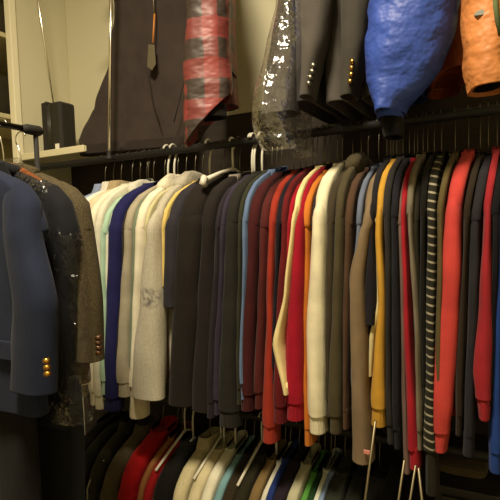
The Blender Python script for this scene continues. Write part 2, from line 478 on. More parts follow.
MR('crew_sweatshirt', 'dark olive brown top showing as thin strip right of navy', SW, '3a3424', [(230, 121, 124), (388, 116, 120)], nick='dark olive strip beside navy')
MR('crew_sweatshirt', 'light taupe grey sweatshirt with ribbed cuff right of navy one', SW, 'a39a84', [(230, 123.5, 131.5), (300, 121, 131), (392, 117, 130)], hstyle='plastic', nick='light taupe sweatshirt')
MR('crew_sweatshirt', 'sage green sweatshirt between the taupe and the cream ones', SW, '74806a', [(230, 131.5, 135.5), (380, 128, 132)], hstyle='plastic', nick='sage green sweatshirt')
MR('hooded_sweatshirt', 'cream white long sweatshirt hanging lowest of the pale group', 'hoodie', 'e4dcc2', [(230, 135, 144), (320, 131.5, 142), (413, 128.5, 143)], cuff='long', cuffcol='cfc3a8', collar='hood', nick='cream white long sweatshirt')
MR('crew_sweatshirt', 'pale yellow grey top behind heather grey sweatshirt', SW, 'c3bb90', [(230, 143.5, 146.5), (380, 141, 146)], nick='pale yellow grey top')
MR('hooded_sweatshirt', 'light heather grey hoodie with faded print and wide straight sleeve', 'hoodie', 'b4ad9a', [(230, 146, 155.5), (300, 140, 160.5), (350, 135, 161), (393, 132, 161)], kind='logo_knit', col2='6a6660', cuff='none', collar='hood', nick='light heather grey hoodie', kk={'lx': -.012, 'lz': -.40}, dy=-.035, tk=.9)
MR('crew_sweatshirt', 'dusty mauve brown sweatshirt between heather grey and yellow ones', SW, '7a5a4c', [(230, 155, 161), (380, 157, 162)], nick='dusty mauve brown sweatshirt')
MR('long_sleeve_shirt', 'pale yellow shirt, thin strip left of the dark clothes', 'shirt', 'd3b86a', [(230, 161, 165), (285, 161.5, 165)], cuff='none', hem=-.745, bodyw=.185, nick='thin pale yellow shirt')
MR('t_shirt', 'dark slate short sleeve shirt, leftmost of the dark clothes', 't-shirt', '38353c', [(230, 165, 178), (305, 163.5, 176)], cuff='none', hem=-.73, bodyw=.238, dy=-.012, collar='crew', hstyle='plastic', nick='dark slate short sleeve shirt')
MR('pullover', 'wide black brown pullover right of the dark slate short sleeve shirt', 'pullover', '2b241f', [(230, 178, 202), (300, 174, 198), (400, 169, 192)], cuff='none', hemy=400, nick='wide black brown pullover')
MR('pullover', 'black brown pullover with thin pale neckline edge', 'pullover', '2c2522', [(230, 202, 215), (300, 198, 215), (406, 191, 215)], cuff='none', colcol='8a8076', nick='black brown pullover with pale edge', dy=.003)
MR('crew_sweatshirt', 'dark aubergine sweatshirt, narrow strip left of the purple slate one', SW, '332b33', [(230, 215, 219), (413, 206, 214)], hstyle='plastic', nick='narrow dark aubergine sweatshirt')
MR('crew_sweatshirt', 'purple slate sweatshirt with violet tinted shoulder', SW, '3e3648', [(230, 219, 226), (410, 213, 220)], hstyle='plastic', nick='purple slate sweatshirt')
MR('crew_sweatshirt', 'dark charcoal olive sweatshirt with long ribbed cuff left of maroon', SW, '2e2c26', [(230, 226, 238), (320, 222, 240), (421, 218.5, 240)], hstyle='plastic', nick='dark charcoal olive sweatshirt')
MR('crew_sweatshirt', 'dark moss coloured strip between charcoal and light blue clothes', SW, '3a3b2c', [(230, 238, 243), (400, 236, 242)], nick='dark moss strip')
MR('crew_sweatshirt', 'light blue sweatshirt, thin strip left of maroon', SW, '5c7092', [(230, 243, 247), (395, 240, 244)], nick='thin light blue sweatshirt')
MR('crew_sweatshirt', 'dark maroon sweatshirt right beside the light blue strip', SW, '4e1c1e', [(230, 247, 260), (406, 240, 254)], nick='dark maroon sweatshirt')
MR('crew_sweatshirt', 'brick maroon sweatshirt between dark maroon and orange red ones', SW, '5c2422', [(230, 260, 269), (404, 254, 263)], nick='brick maroon sweatshirt')
MR('crew_sweatshirt', 'orange red sweatshirt whose long sleeve hangs below its neighbours', SW, '9a3222', [(230, 269, 277), (300, 267, 275), (437, 262, 277)], nick='orange red long sweatshirt')
MR('button_sweater', 'near black navy sweater between orange red and crimson', 'sweater', '26212b', [(230, 276, 282), (380, 271, 277)], nick='near black navy sweater')
MR('crew_sweatshirt', 'dark crimson maroon sweatshirt with ribbed cuff beside orange red', SW, '6e1a1e', [(230, 281.5, 288), (330, 275, 286), (418, 273, 287)], nick='dark crimson sweatshirt')
MR('crew_sweatshirt', 'narrow crimson sweatshirt left of the cream stripe', SW, 'a01526', [(230, 287.5, 292), (390, 285, 290)], nick='narrow crimson sweatshirt')
MR('long_sleeve_shirt', 'cream shirt bulging out between the two crimson sweatshirts', 'shirt', 'e2cf96', [(225, 291.5, 294.5), (290, 284, 288), (340, 273, 283), (390, 284, 289)], cuff='none', nick='bulging cream shirt', dy=-.02)
MR('crew_sweatshirt', 'bright crimson red sweatshirt left of the orange one', SW, '9e1428', [(230, 293.5, 304), (320, 289, 303.5), (415, 286, 304)], nick='bright crimson red sweatshirt', dy=-.02)
MR('crew_sweatshirt', 'bright orange sweatshirt between crimson and cream ones', SW, 'c07028', [(230, 303.5, 312), (380, 303, 309), (440, 304, 313)], nick='bright orange sweatshirt', dy=.01)
MR('crew_sweatshirt', 'thin dark slate strip between orange and big cream sweatshirts', SW, '332f38', [(230, 311.5, 315), (380, 309, 313)], nick='thin dark slate strip')
MR('crew_sweatshirt', 'big cream white sweatshirt, brightest sleeve at middle of the row', SW, 'dcd4b4', [(230, 313, 327), (330, 307, 326.5), (428, 309, 326)], nick='big cream white sweatshirt', dy=-.01)
MR('crew_sweatshirt', 'dark brown sweatshirt just right of the big cream one', SW, '453c2c', [(230, 327.5, 336), (412, 326, 334)], nick='dark brown sweatshirt by cream')
MR('crew_sweatshirt', 'olive brown sweatshirt between dark brown and chocolate ones', SW, '504832', [(230, 336, 345), (428, 329, 343)], collar='hood', nick='olive brown hooded sweatshirt')
MR('crew_sweatshirt', 'chocolate brown sweatshirt left of the long taupe sleeve', SW, '57402f', [(230, 345, 354), (424, 342, 350)], nick='chocolate brown sweatshirt')
MR('crew_sweatshirt', 'blue grey sweatshirt edge left of the long taupe one', SW, '60687c', [(215, 356.5, 362), (280, 352, 358), (400, 352, 357)], nick='blue grey sweatshirt')
MR('long_sweater', 'long taupe brown sweater with pink label at its cuff, hanging very low', 'sweater', '78664e', [(215, 362, 374.5), (235, 358, 371), (280, 350, 366), (370, 352, 368), (456, 353, 373)], cuff='none', nick='long taupe brown sweater', dy=-.02)
for ob_ in COL.objects:
    if ob_.parent is None and ob_.name.startswith('long_sweater'):
        q = P(367, 452, ROD_Y-.212-.02-.043) - ob_.location
        vs, fs = box_geo((q.x-.009, q.y-.002, q.z-.006), (q.x+.009, q.y+.002, q.z+.005), .001); link('care_label', vs, fs, mat('plain', 'c07a6c'), ob_, False)
MR('t_shirt', 'dark navy short sleeve shirt between taupe and yellow ones', 't-shirt', '26242c', [(230, 370.5, 377), (290, 366, 380), (322, 366, 377)], cuff='none', nick='dark navy short sleeve shirt', dy=-.005)
MR('long_sleeve_shirt', 'cream long sleeve shirt showing low beside the yellow sweatshirt', 'shirt', 'd2c492', [(230, 375, 378), (300, 377, 382), (335, 369, 377), (372, 367, 374)], cuff='none', nick='low cream long sleeve shirt', dy=.01)
MR('crew_sweatshirt', 'golden yellow sweatshirt, the only strong yellow in the row', SW, 'b98c32', [(215, 376, 384), (235, 376, 384), (300, 379, 387), (350, 374, 388), (421, 370.5, 388)], nick='golden yellow sweatshirt', dy=-.01)
MR('crew_sweatshirt', 'dark slate sweatshirt just right of the yellow one', SW, '33302f', [(230, 384, 392), (350, 386, 394), (438, 387, 396)], nick='dark slate sweatshirt by yellow')
MR('crew_sweatshirt', 'blackish navy sweatshirt between dark slate and mauve grey', SW, '23232c', [(230, 391.5, 399), (350, 393, 402), (443, 394, 402)], nick='blackish navy sweatshirt')
MR('crew_sweatshirt', 'mauve grey long sleeve strip left of the bright red one', SW, '6e5850', [(230, 398, 401.5), (350, 401, 406), (466, 404, 411)], cuff='none', nick='mauve grey long sleeve strip')
MR('crew_sweatshirt', 'bright red narrow sweatshirt with low hanging cuff', SW, 'a01c28', [(215, 400.5, 408), (330, 404, 413.5), (463, 409, 422)], nick='bright red narrow sweatshirt', dy=-.01)
MR('crew_sweatshirt', 'mid grey sweatshirt right of the bright red one', SW, '6e6656', [(230, 407.5, 413), (340, 414, 420), (444, 417, 424)], nick='mid grey sweatshirt')
MR('crew_sweatshirt', 'dark olive sweatshirt behind mid grey one', SW, '302d20', [(230, 413.5, 420), (430, 420.5, 424.5)], nick='dark olive sweatshirt behind grey')
MR('crew_sweatshirt', 'plain black sweatshirt left of the striped one', SW, '17150f', [(230, 420.5, 427), (400, 423, 427)], nick='plain black sweatshirt')
MR('striped_sweater', 'dark sweater with thin white horizontal stripes and plain olive cuff', 'sweater', '2c2a20', [(215, 427.5, 437), (340, 426.5, 437), (420, 425, 437), (488, 425, 440)], kind='striped_knit', col2='908a76', cuff='long', cuffcol='2e2c1e', nick='white striped dark sweater', dy=-.005)
MR('crew_sweatshirt', 'olive tan strip between striped sweater and coral one', SW, '5c5030', [(230, 438, 444), (400, 436, 441)], nx=.015, nick='olive tan strip')
MR('crew_sweatshirt', 'large coral red sweatshirt with tapering sleeve', SW, 'b83e38', [(209, 444.5, 463), (260, 442, 463), (350, 435, 458), (400, 431, 455), (446, 433, 448)], nx=.022, nick='large coral red sweatshirt', dy=-.012)
MR('crew_sweatshirt', 'dark olive brown sweatshirt right of the coral one', SW, '33281c', [(230, 463.5, 471), (430, 455, 463)], nx=.022, nick='dark olive brown sweatshirt by coral')
MR('crew_sweatshirt', 'charcoal slate sweatshirt between coral and raspberry ones', SW, '2e2c31', [(230, 471, 482), (450, 462, 475)], nx=.022, nick='charcoal slate sweatshirt')
MR('crew_sweatshirt', 'raspberry red sweatshirt with gathered cuff near right edge', SW, '97242c', [(209, 483.5, 492.5), (300, 479, 494), (370, 473, 494), (415, 478, 491)], nx=.018, nick='raspberry red sweatshirt', dy=-.012)
MR('crew_sweatshirt', 'black sweatshirt between raspberry and blue ones', SW, '15141a', [(230, 492, 497), (400, 487, 492)], nx=.018, nick='black sweatshirt by blue')
MR('crew_sweatshirt', 'royal blue sweatshirt at the right edge', SW, '23438c', [(230, 496, 508), (400, 488, 503), (466, 488, 504)], nx=.018, nick='royal blue sweatshirt')
MR('crew_sweatshirt', 'maroon sweatshirt cut by the right edge beyond the royal blue one', SW, '7a2026', [(230, 508, 520), (400, 505, 518)], nx=.016, nick='maroon sweatshirt at right edge')

# bare plastic hanger above the dark pullovers
xh = P(233, 168, ROD_Y)
e = empty('clothes_hanger', (xh.x, ROD_Y, 1.752)); WP = mat('plain', 'cfcab8', rough=.4)
tag(e, 'empty white plastic hanger lying above the dark pullovers', 'hanger')
G().add(tube_geo(hook_pts(.09), .0042, 8)).obj('hook', WP, e)
G().add(tube_geo([(0, .17, -.05), (0, .09, -.022), (0, 0, .0), (0, -.09, -.022), (0, -.185, -.052)], [.006, .006, .007, .0065, .009], 8)).obj('arm', WP, e)
G().add(tube_geo([(0, -.18, -.052), (0, -.19, -.046), (0, -.2, -.062), (0, -.185, -.072)], [.010, .012, .012, .008], 8)).obj('arm_tip', WP, e)

# ------------------------------------------------------------------ lower row
def LR(name, label, cat, col, l, r, nick, **k):
    k.setdefault('cuff', 'none'); k.setdefault('group', 'clothes on the bottom rail')
    rows = [(515, l, r), (640, l-3, r-3), (760, l-6, r-6)]
    return MR(name, label, cat, col, rows, neckz=LN, hem=-.70, nick=nick, **k)
JK = 'jacket'
LR('fleece_jacket', 'black garment low in the corner below the tweed jacket', JK, '1b1a14', 62, 74, 'black garment low in corner')
LR('fleece_jacket', 'very dark green jacket left of the piped one in bottom row', JK, '23251c', 75, 87, 'very dark green jacket')
jp = LR('zip_jacket', 'dark olive grey jacket with pale piping in bottom row', JK, '35352a', 88, 100, 'piped olive grey jacket', hstyle='plastic', collar='shirt')
LR('zip_jacket', 'grey brown jacket left of the red one in bottom row', JK, '584e3c', 101, 118, 'grey brown jacket', collar='shirt')
LR('polo_shirt', 'bright red shirt in the bottom row, left of the tan striped one', 'shirt', 'a81418', 118, 136, 'bright red low shirt')
LR('polo_shirt', 'tan brown shirt squeezed between two red ones in bottom row', 'shirt', '8a5a34', 136, 141, 'tan brown low shirt')
LR('polo_shirt', 'narrow red shirt right of the tan one in bottom row', 'shirt', '96161a', 141, 149, 'narrow red low shirt')
bj = LR('zip_jacket', 'black jacket with white piping in bottom row', JK, '16150f', 150, 169, 'black low jacket with piping', hstyle='plastic')
LR('dress_shirt', 'cream striped shirt, leftmost of three pale ones in bottom row', 'shirt', 'b8ae88', 170, 184, 'leftmost pale low shirt', collar='shirt', kind='heather')
LR('dress_shirt', 'cream shirt, middle of three pale ones in bottom row', 'shirt', 'c2b792', 184, 197, 'middle pale low shirt', hstyle='plastic')
LR('dress_shirt', 'white shirt with pale shoulder, rightmost of three pale in bottom row', 'shirt', 'd2ceb6', 197, 208, 'rightmost pale low shirt', hstyle='plastic')
LR('polo_shirt', 'light teal blue shirt in the bottom row', 'shirt', '6e9498', 208, 216, 'light teal low shirt')
LR('flannel_shirt', 'dark brown mottled shirt right of the teal one in bottom row', 'shirt', '3c3220', 216, 229, 'dark brown mottled low shirt', kind='wool_tweed', col2='241e14')
LR('flannel_shirt', 'dark olive mottled shirt beside the tan one in bottom row', 'shirt', '33301f', 229, 241, 'dark olive mottled low shirt', kind='wool_tweed', col2='1f1c12')
LR('polo_shirt', 'tan brown shirt left of white and blue shirts in bottom row', 'shirt', '75603c', 241, 252, 'tan shirt by white in bottom row', hstyle='plastic')
LR('polo_shirt', 'white shirt left of the royal blue one in bottom row', 'shirt', 'c6c3b0', 252, 258, 'white shirt by blue in bottom row')
LR('polo_shirt', 'royal blue shirt in the bottom row', 'shirt', '26397a', 258, 265, 'royal blue low shirt')
LR('polo_shirt', 'dark plum shirt right of royal blue in bottom row', 'shirt', '2e2430', 265, 278, 'dark plum low shirt')
LR('polo_shirt', 'light grey cream shirt left of the green one in bottom row', 'shirt', 'aaa68a', 278, 290, 'light grey cream low shirt')
LR('polo_shirt', 'bright green shirt in the bottom row', 'shirt', '4f8a3c', 290, 297, 'bright green low shirt')
LR('polo_shirt', 'dark green shirt right of the bright green one in bottom row', 'shirt', '26482a', 297, 303, 'dark green low shirt')
LR('polo_shirt', 'white shirt right of the dark green one in bottom row', 'shirt', 'c2c6b4', 303, 308, 'white shirt by green in bottom row')
LR('polo_shirt', 'pale blue shirt right of white and green in bottom row', 'shirt', '7688a6', 308, 314, 'pale blue low shirt')
LR('zip_jacket', 'dark green grey jacket right of pale blue shirt in bottom row', JK, '36392e', 314, 334, 'dark green grey low jacket')
LR('zip_jacket', 'charcoal jacket left of the leaning poles in bottom row', JK, '25261f', 334, 352, 'charcoal low jacket')
LR('zip_jacket', 'black jacket behind the leaning poles in bottom row', JK, '14130e', 352, 372, 'black jacket behind the poles')
def piping(root, col):
    b_ = [c for c in root.children if c.name.startswith('sleeve')][0]
    t = .0
    bb = [v.co for v in b_.data.vertices]
    pts = []
    for z in [-.12-.02*i for i in range(20)]:
        near = [v for v in bb if abs(v.z-z) < .02]
        if near:
            q = min(near, key=lambda v: v.y*1.0 + v.x*.35); pts.append((q.x-.001, q.y-.002, z))
    G().add(tube_geo(pts, .0028, 6)).obj('piping', mat('plain', col), root)
piping(jp, '8a8a76'); piping(bj, 'c8c4b4')

def bare(px, py, label):
    q = P(px, py, ROD_Y); e = empty('clothes_hanger', (q.x, ROD_Y, q.z)); tag(e, label, 'hanger')
    G().add(tube_geo(hook_pts(.86-q.z), .0032, 8)).obj('hook', WP, e)
    G().add(tube_geo([(0, .18, -.075), (0, .09, -.035), (0, 0, .0), (0, -.09, -.035), (0, -.185, -.075)], [.004, .004, .005, .005, .005], 8)).obj('arm', WP, e)
bare(135, 424, 'pale plastic hanger sticking out above the piped olive jacket in bottom row')
bare(185, 430, 'pale plastic hanger sticking out above the black piped jacket in bottom row')
bare(221, 436, 'pale plastic hanger above the teal shirt in bottom row')
bare(262, 440, 'pale plastic hanger above the royal blue shirt in bottom row')

# ------------------------------------------------------------------ suits on the black rail at left
RX = -1.19
rk = empty('garment_rack', (RX, .95, 0)); tag(rk, 'black metal garment rack at the left edge carrying the blazers', 'garment rack')
G().add(tube_geo([(0, -.75, MID_Z), (0, -.02, MID_Z)], .0085, 14)).obj('rail', mat('metal', '2c281f', rough=.4), rk)
G().add(tube_geo([(0, -.045, MID_Z-.002), (0, -.03, MID_Z), (0, .012, MID_Z), (0, .02, MID_Z)], [.010, .014, .015, .010], 14)).obj('end_bracket', mat('plain', '0f0d09', rough=.8), rk)
for yy in (0, -.73):
    G().add(tube_geo([(0, yy, MID_Z), (0, yy, .03)], .007, 12)).obj('upright', mat('plain', '0f0d09', rough=.8), rk)
    G().add(tube_geo([(-.2, yy, .017), (.2, yy, .017)], .0115, 12)).obj('foot', mat('plain', '0f0d09', rough=.8), rk)

def suit(label, Yg, col, kind, rows, hemz, name='suit_jacket', col2=None, t=.026, nick='', btn=None, sl=.0, group='blazers on the black rack', rough=.85, hst='wood', amp=.005):
    """rows: (py, left px, right px) of the sleeve that shows; plane of the sleeve is y=Ysl"""
    SEED[0] += 1
    Ysl = Yg - sl
    out = []
    for py, l, r in rows:
        a = P(l, py, Ysl); b = P(r, py, Ysl); out.append((a.z-NECK, (a.x+b.x)/2-RX, (b.x-a.x)/2))
    # local: -y -> world +X ; x -> world +Y
    sr = [(-.035, 0, -.150, .012, .02), (-.055, 0, -.17, .026, .04), (-.10, -sl*.3, -.190, .032, .05), (-.17, -sl*.7, -.205, .034, out[0][2])]
    for z, cx, rr in out:
        if z < -.2: sr.append((z, -sl, -cx, .034, rr))
    root = garment(name, (RX, Yg, NECK), PI/2, t, sr, hemz-NECK, mat(kind, col, col2, rough), SEED[0], 'none', collar='none', bodyw=.2, amp=amp, jacket=True)
    m = mat(kind, col, col2, rough)
    # collar and lapels on the front (-x local)
    for s in (-1, 1):
        vs = []; fs = []
        pr = [(.015, .0, .045), (-.05, .02, .085), (-.14, .035, .128), (-.155, .03, .095), (-.30, .012, .055), (-.42, .0, .012)]
        for z, y0, y1 in pr:
            for th in (0, -.005):
                vs.append((-t-.004+th, s*y0, z)); vs.append((-t-.002+th, s*y1, z))
        for i in range(len(pr)-1):
            a = i*4; b = a+4
            fs += [[a, a+1, b+1, b], [a+2, b+2, b+3, a+3], [a, b, b+2, a+2], [a+1, a+3, b+3, b+1]]
        link('lapel', vs, fs, m, root, False)
    G().add(tube_geo([(-t*.6, y, .015-abs(y)*.3) for y in (-.075, -.04, 0, .04, .075)], .014, 10)).obj('collar', m, root)
    for sy_ in (1, -1):
        vs, fs = box_geo((-t-.014, min(sy_*.07, sy_*.165), -.47), (-t-.004, max(sy_*.07, sy_*.165), -.425), .002); link('pocket_flap', vs, fs, m, root, False)
    if btn:
        for px, py in btn[1]:
            q = P(px, py, Ysl-.040); ql = (q.y-Yg, -(q.x-RX), q.z-NECK)
            G().add(tube_geo([(ql[0]-.003, ql[1], ql[2]), (ql[0]+.008, ql[1], ql[2])], [.006, .0065], 12)).obj('button', btn[0], root)
    tag(root, label, 'jacket', group)
    hanger((RX, Yg, NECK-(.006 if sl == 0 and kind == 'knit' else .032)), PI/2, hst, 'wooden hanger inside the '+nick, 'hangers on the black rack')
    return root
GOLD = mat('metal', 'd8a850', rough=.3)
suit('blue grey blazer with three gold cuff buttons at the far left', .76, '262e45', 'knit', [(230, 20, 48), (300, 17, 53), (350, 15.5, 53), (386, 15, 53)], P(30, 412, .76).z, nick='blue grey blazer', btn=(GOLD, [(45.5, 361), (46, 367.5), (46.5, 374)]), sl=.035, amp=.006)
suit('dark suit jacket under clear plastic between blue grey and tweed blazers', .845, '1e1f24', 'knit', [(230, 40, 70), (300, 38, 72), (390, 40, 70)], P(40, 420, .845).z, nick='plastic wrapped dark suit', sl=.0)
suit('brown tweed blazer behind the plastic wrapped suit with dark cuff buttons', .90, '5a5038', 'wool_tweed', [(230, 66, 89), (300, 68, 98), (357, 71, 100)], P(60, 378, .90).z, col2='352e20', nick='brown tweed blazer', btn=(mat('plain', '4a2f18', rough=.3), [(97.5, 338), (97.5, 343), (98, 348), (98, 353)]), sl=.0)
def trousers(label, Yg, x0, x1, ztop, col, nick, seed):
    r = empty('dress_trousers', ((x0+x1)/2, Yg, ztop)); h = (x1-x0)/2
    tag(r, label, 'trousers', 'trousers on the black rack')
    m = mat('knit', col)
    for s in (-1, 1):
        rings = []
        for i in range(24):
            z = -(ztop-.12)*i/23
            rings.append([(s*h*.52 + (h*.5-.02*i/23)*math.cos(a)+nv(a, z*4, 0, seed)*.006, .018*math.sin(a)+nv(a, z*5, 3, seed)*.006, z) for a in [2*PI*k/20 for k in range(20)]])
        G().add(loft_geo(rings)).obj('trouser_leg', m, r)
    G().add(loft_geo([[(h*1.0*math.cos(a), .021*math.sin(a), z) for a in [2*PI*k/24 for k in range(24)]] for z in (-.03, .0, .02)])).obj('waistband', m, r)
trousers('near black trousers hanging low under the blue grey blazer', .775, -1.38, -1.03, 1.16, '191715', 'a', 3)
trousers('dark navy trousers hanging low under the plastic wrapped suit', .85, -1.33, -.955, 1.16, '161818', 'b', 5)

def film(name, label, rings_in, loc, rz=0, tone=.95, bd=.03, alpha=.09, gloss=.12, cr=.008, seed=1, cat='garment bag'):
    rings = []
    for r in rings_in:
        row = []
        for x, y, z in r:
            d = nv(x*14, y*14, z*7, seed)*cr + nv(x*40, y*40, z*24, seed+2)*cr*.5
            n2 = Vector((x, y, 0)); n2 = n2.normalized() if n2.length > 1e-6 else n2
            row.append((x+n2.x*d, y+n2.y*d, z+nv(x*9, y*9, 5, seed)*cr*.6))
        rings.append(row)
    vs, fs = loft_geo(rings, True, False)
    o = link(name, vs, fs, mat('plastic_film', 'ffffff', alpha=alpha, gloss=gloss, tone=tone, bd=bd)); o.location = loc; o.rotation_euler = (0, 0, rz)
    return tag(o, label, cat)
def stad_s(w0, w1, t, n=14):
    pts = []
    for k in range(n): a = PI + PI*k/(n-1); pts.append((t*math.cos(a), -(w0-t)+t*math.sin(a)))
    for k in range(1, 12): pts.append((t, -(w0-t)+(w0+w1-2*t)*k/12))
    for k in range(n): a = PI*k/(n-1); pts.append((t*math.cos(a), (w1-t)+t*math.sin(a)))
    for k in range(1, 12): pts.append((-t, (w1-t)-(w0+w1-2*t)*k/12))
    return pts
rg = []
for i in range(45):
    z = .03-.68*i/44
    w = .06 if z > .02 else lerp_tab([(.03, .05), (0, .09), (-.05, .19), (-.12, .235), (-.2, .262), (-.3, .27), (-.9, .27)], z)[0]
    t_ = lerp_tab([(.03, .012), (-.05, .03), (-.2, .036), (-.9, .038)], z)[0]
    rg.append([(x, y, z) for x, y in stad_s(w, w, t_)])
film('garment_bag', 'clear crinkled plastic cover over the dark suit on the black rack', rg, (RX, .845, NECK), PI/2, tone=.8, bd=.02, gloss=.02, seed=4)

# ------------------------------------------------------------------ upper row
UN = 2.64
TG = 'coats on the top rail'
# dark fleece facing the room
fl = empty('fleece_pullover', (P(140, 60, 1.60).x, 1.60, UN), math.radians(12)); tag(fl, 'dark brown grey fleece pullover hanging behind the chrome pole', 'pullover', TG)
fm = mat('knit', '463c37')
def face_rows(rows, Y, root, t):
    rings = []
    for py, l, r in rows:
        a = P(l, py, Y); b = P(r, py, Y); x0 = a.x-root.location.x; x1 = b.x-root.location.x; z = (a.z+b.z)/2-root.location.z
        rings.append((z, x0, x1))
    return rings
def slab(tab, t, seed, amp=.008, n=44, zb=None, fold=0, tb=None):
    z0, z1 = tab[0][0], tab[-1][0]; rings = []
    for i in range(n+1):
        z = z0+(z1-z0)*i/n; x0, x1 = lerp_tab(tab, z); c = (x0+x1)/2; h = (x1-x0)/2
        tt = t if tb is None else lerp_tab(tb, z)[0]
        row = []
        for y, x in stad_s(h, h, tt, 10):
            g = amp*min(1, i/5)
            yy = y + nv((x+c)*8, 0, z*2.5, seed)*g*1.6 + nv((x+c)*22+z*6, 0, z*7, seed+4)*g*.6
            row.append((x+c+nv(0, z*9, y*10, seed)*g*.5, yy, z))
        rings.append(row)
    l = rings[-1]; rings.append([(p[0], p[1]*.6, p[2]) for p in l]); rings.append([(p[0]*.99, p[1]*.5, p[2]+.03) for p in l])
    return loft_geo(rings)
tab = [(0, -.05, .06), (-.03, -.10, .14), (-.09, -.11, .2)] + [(z, a_, b_) for z, a_, b_ in face_rows([(0, 119, 187), (60, 114, 188), (100, 104, 188), (125, 95, 187), (151, 91, 184)], 1.6, fl, .03)]
hanger((fl.location.x, 1.53, UN-.02), math.radians(102), 'plastic', 'pale plastic hanger above the dark brown grey fleece on the top rail', 'hangers on the top rail')
G().add(slab(tab, .036, 11, .012)).obj('body', fm, fl)
tb2 = [(-.07, -.12, -.05)] + [(z, a_, b_) for z, a_, b_ in face_rows([(0, 118, 132), (60, 108, 128), (105, 95, 118), (140, 82, 112), (150, 85, 110)], 1.555, fl, .03)]
G().add(slab(tb2, .03, 12, .01)).obj('sleeve', fm, fl)
hm = face_rows([(142, 92, 186), (152, 91, 184)], 1.6, fl, .03)
G().add(slab(hm, .041, 11, .003, 8)).obj('hem_band', mat('knit', '3c332f'), fl)
zp = face_rows([(0, 150, 153), (20, 150, 153)], 1.55, fl, 0)
def local(root, w):
    bpy.context.view_layer.update(); return root.matrix_world.inverted() @ w
z0 = local(fl, P(152, -20, 1.552)); z1 = local(fl, P(154.5, 14, 1.548)); z2 = local(fl, P(153, 43, 1.545))
G().add(tube_geo([z0, z1], .0028, 8)).obj('zipper', mat('metal', 'a8a090', rough=.3), fl)
G().add(tube_geo([z1, (z1+z2)/2, z2], .0035, 8)).obj('zipper_cord', mat('plain', 'b8722c', rough=.6), fl)
g = G(); c0 = local(fl, P(151.5, 57, 1.542)); vs = []; w_, h_ = .018, .050
for yy in (-.002, .002):
    for x, z in ((-.010, h_), (.016, h_*.9), (.018, -h_*.6), (.0, -h_*1.05), (-.020, -h_*.7)): vs.append((c0.x+x, c0.y+yy, c0.z+z))
link('hang_tag', vs, [[4, 3, 2, 1, 0], [5, 6, 7, 8, 9]]+[[i, (i+1) % 5, 5+(i+1) % 5, 5+i] for i in range(5)], mat('metal', '8f8874', rough=.35), fl, False)
# pocket seams
for pts in ([(185, 78), (180, 98), (174, 122)], [(147, 70), (152, 100), (160, 125)]):
    G().add(tube_geo([local(fl, P(x, y, 1.551)) for x, y in pts], .002, 6)).obj('pocket_seam', mat('knit', '352c28'), fl)

def coat(name, label, cat, col, lpx, Y0, rows, hem, kind='nylon', col2=None, t=.05, nick='', rough=.5, collar='none', seed=1, cuff='none', amp=.01, wr=.01, ry=.06, bodyw=.2, tilt=0, bm=None, lining=None, lapel=False, xoff=0, rz=0):
    out = []
    Ys = Y0
    for py, l, r in rows:
        rxi = (P(r, py, Ys).x-P(l, py, Ys).x)/2; tn = abs(P((l+r)/2, py, Ys).x/Ys)
        # silhouette of an oval sleeve seen at an angle
        rxi = math.sqrt(max(.018**2, rxi*rxi-(ry*tn)**2))
        c = (P(r, py, Ys).x+P(l, py, Ys).x)/2; out.append((P((l+r)/2, py, Ys).z-UN, c, rxi))
    X0 = out[0][1]+xoff
    def lc(c, y):
        dx, dy = c-X0, y-ROD_Y
        return dx*math.cos(rz)+dy*math.sin(rz), -dx*math.sin(rz)+dy*math.cos(rz)
    sy = Ys-ROD_Y
    sr = [(-.10, *lc(out[0][1], Ys+.04), t*.8, ry*.9)] + [(z, *lc(c, Ys), rx, ry) for z, c, rx in out]
    m = mat(kind, col, col2, rough)
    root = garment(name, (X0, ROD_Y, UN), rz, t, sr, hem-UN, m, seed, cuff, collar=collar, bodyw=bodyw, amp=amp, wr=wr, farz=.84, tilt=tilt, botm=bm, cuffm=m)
    # dark lining inside the cuff
    z, c, rx = out[-1]
    if lining:
        s_ = [c_ for c_ in root.children if c_.name.startswith('sleeve')][0]
        G().add(sleeve_mesh([(z+.05, *lc(c, Ys), rx*.8, ry*.8), (z-.012 if lining[1] < 0 else z+.008, *lc(c, Ys), rx*.85, ry*.87)], seed, .001, open_end=True, tiltend=0)).obj('lining', mat('knit', lining[0]), s_)
    tag(root, label, cat, TG)
    hanger((X0, ROD_Y, UN), rz, 'wire', 'wire hanger above the '+nick+' on the top rail', 'hangers on the top rail')
    return root, out, X0, sy
coat('plaid_jacket', 'red and black buffalo plaid padded jacket right of dark fleece', JK, '80322f', 0, 1.34, [(0, 190, 227), (60, 187, 229), (105, 186, 231), (121, 187, 230)], 2.12, 'plaid_nylon', '362c26', t=.045, nick='plaid jacket', seed=41, ry=.05, tilt=.95, lining=('1c1714', 1), rz=math.radians(22), xoff=-.07)
SU = '55504a'
# two dark suits with sleeves showing buttons
r1, o1, x1, s1 = coat('suit_jacket', 'charcoal suit jacket with four silver cuff buttons beside plastic wrapped suit', JK, SU, 0, 1.27, [(0, 300, 334), (40, 302, 330), (70, 302, 322), (98, 301, 316)], 1.885, 'knit', None, t=.03, nick='charcoal suit jacket', seed=42, amp=.004, wr=0, ry=.045, rough=.85, collar='crew', xoff=.03)
r2, o2, x2, s2 = coat('suit_jacket', 'dark charcoal blazer with four gold cuff buttons left of the blue coat', JK, '46423b', 0, 1.27, [(0, 341, 375), (40, 342, 370), (70, 342, 364), (98, 341, 358)], 1.885, 'knit', None, t=.03, nick='gold buttoned blazer', seed=43, amp=.004, wr=0, ry=.045, rough=.85, collar='crew', xoff=.02)
def cuffbuttons(root, pts, Y, m):
    for px, py in pts:
        q = local(root, P(px, py, Y)); G().add(tube_geo([q-Vector((0, .003, 0)), q+Vector((0, .012, 0))], [.0055, .006], 12)).obj('button', m, root)
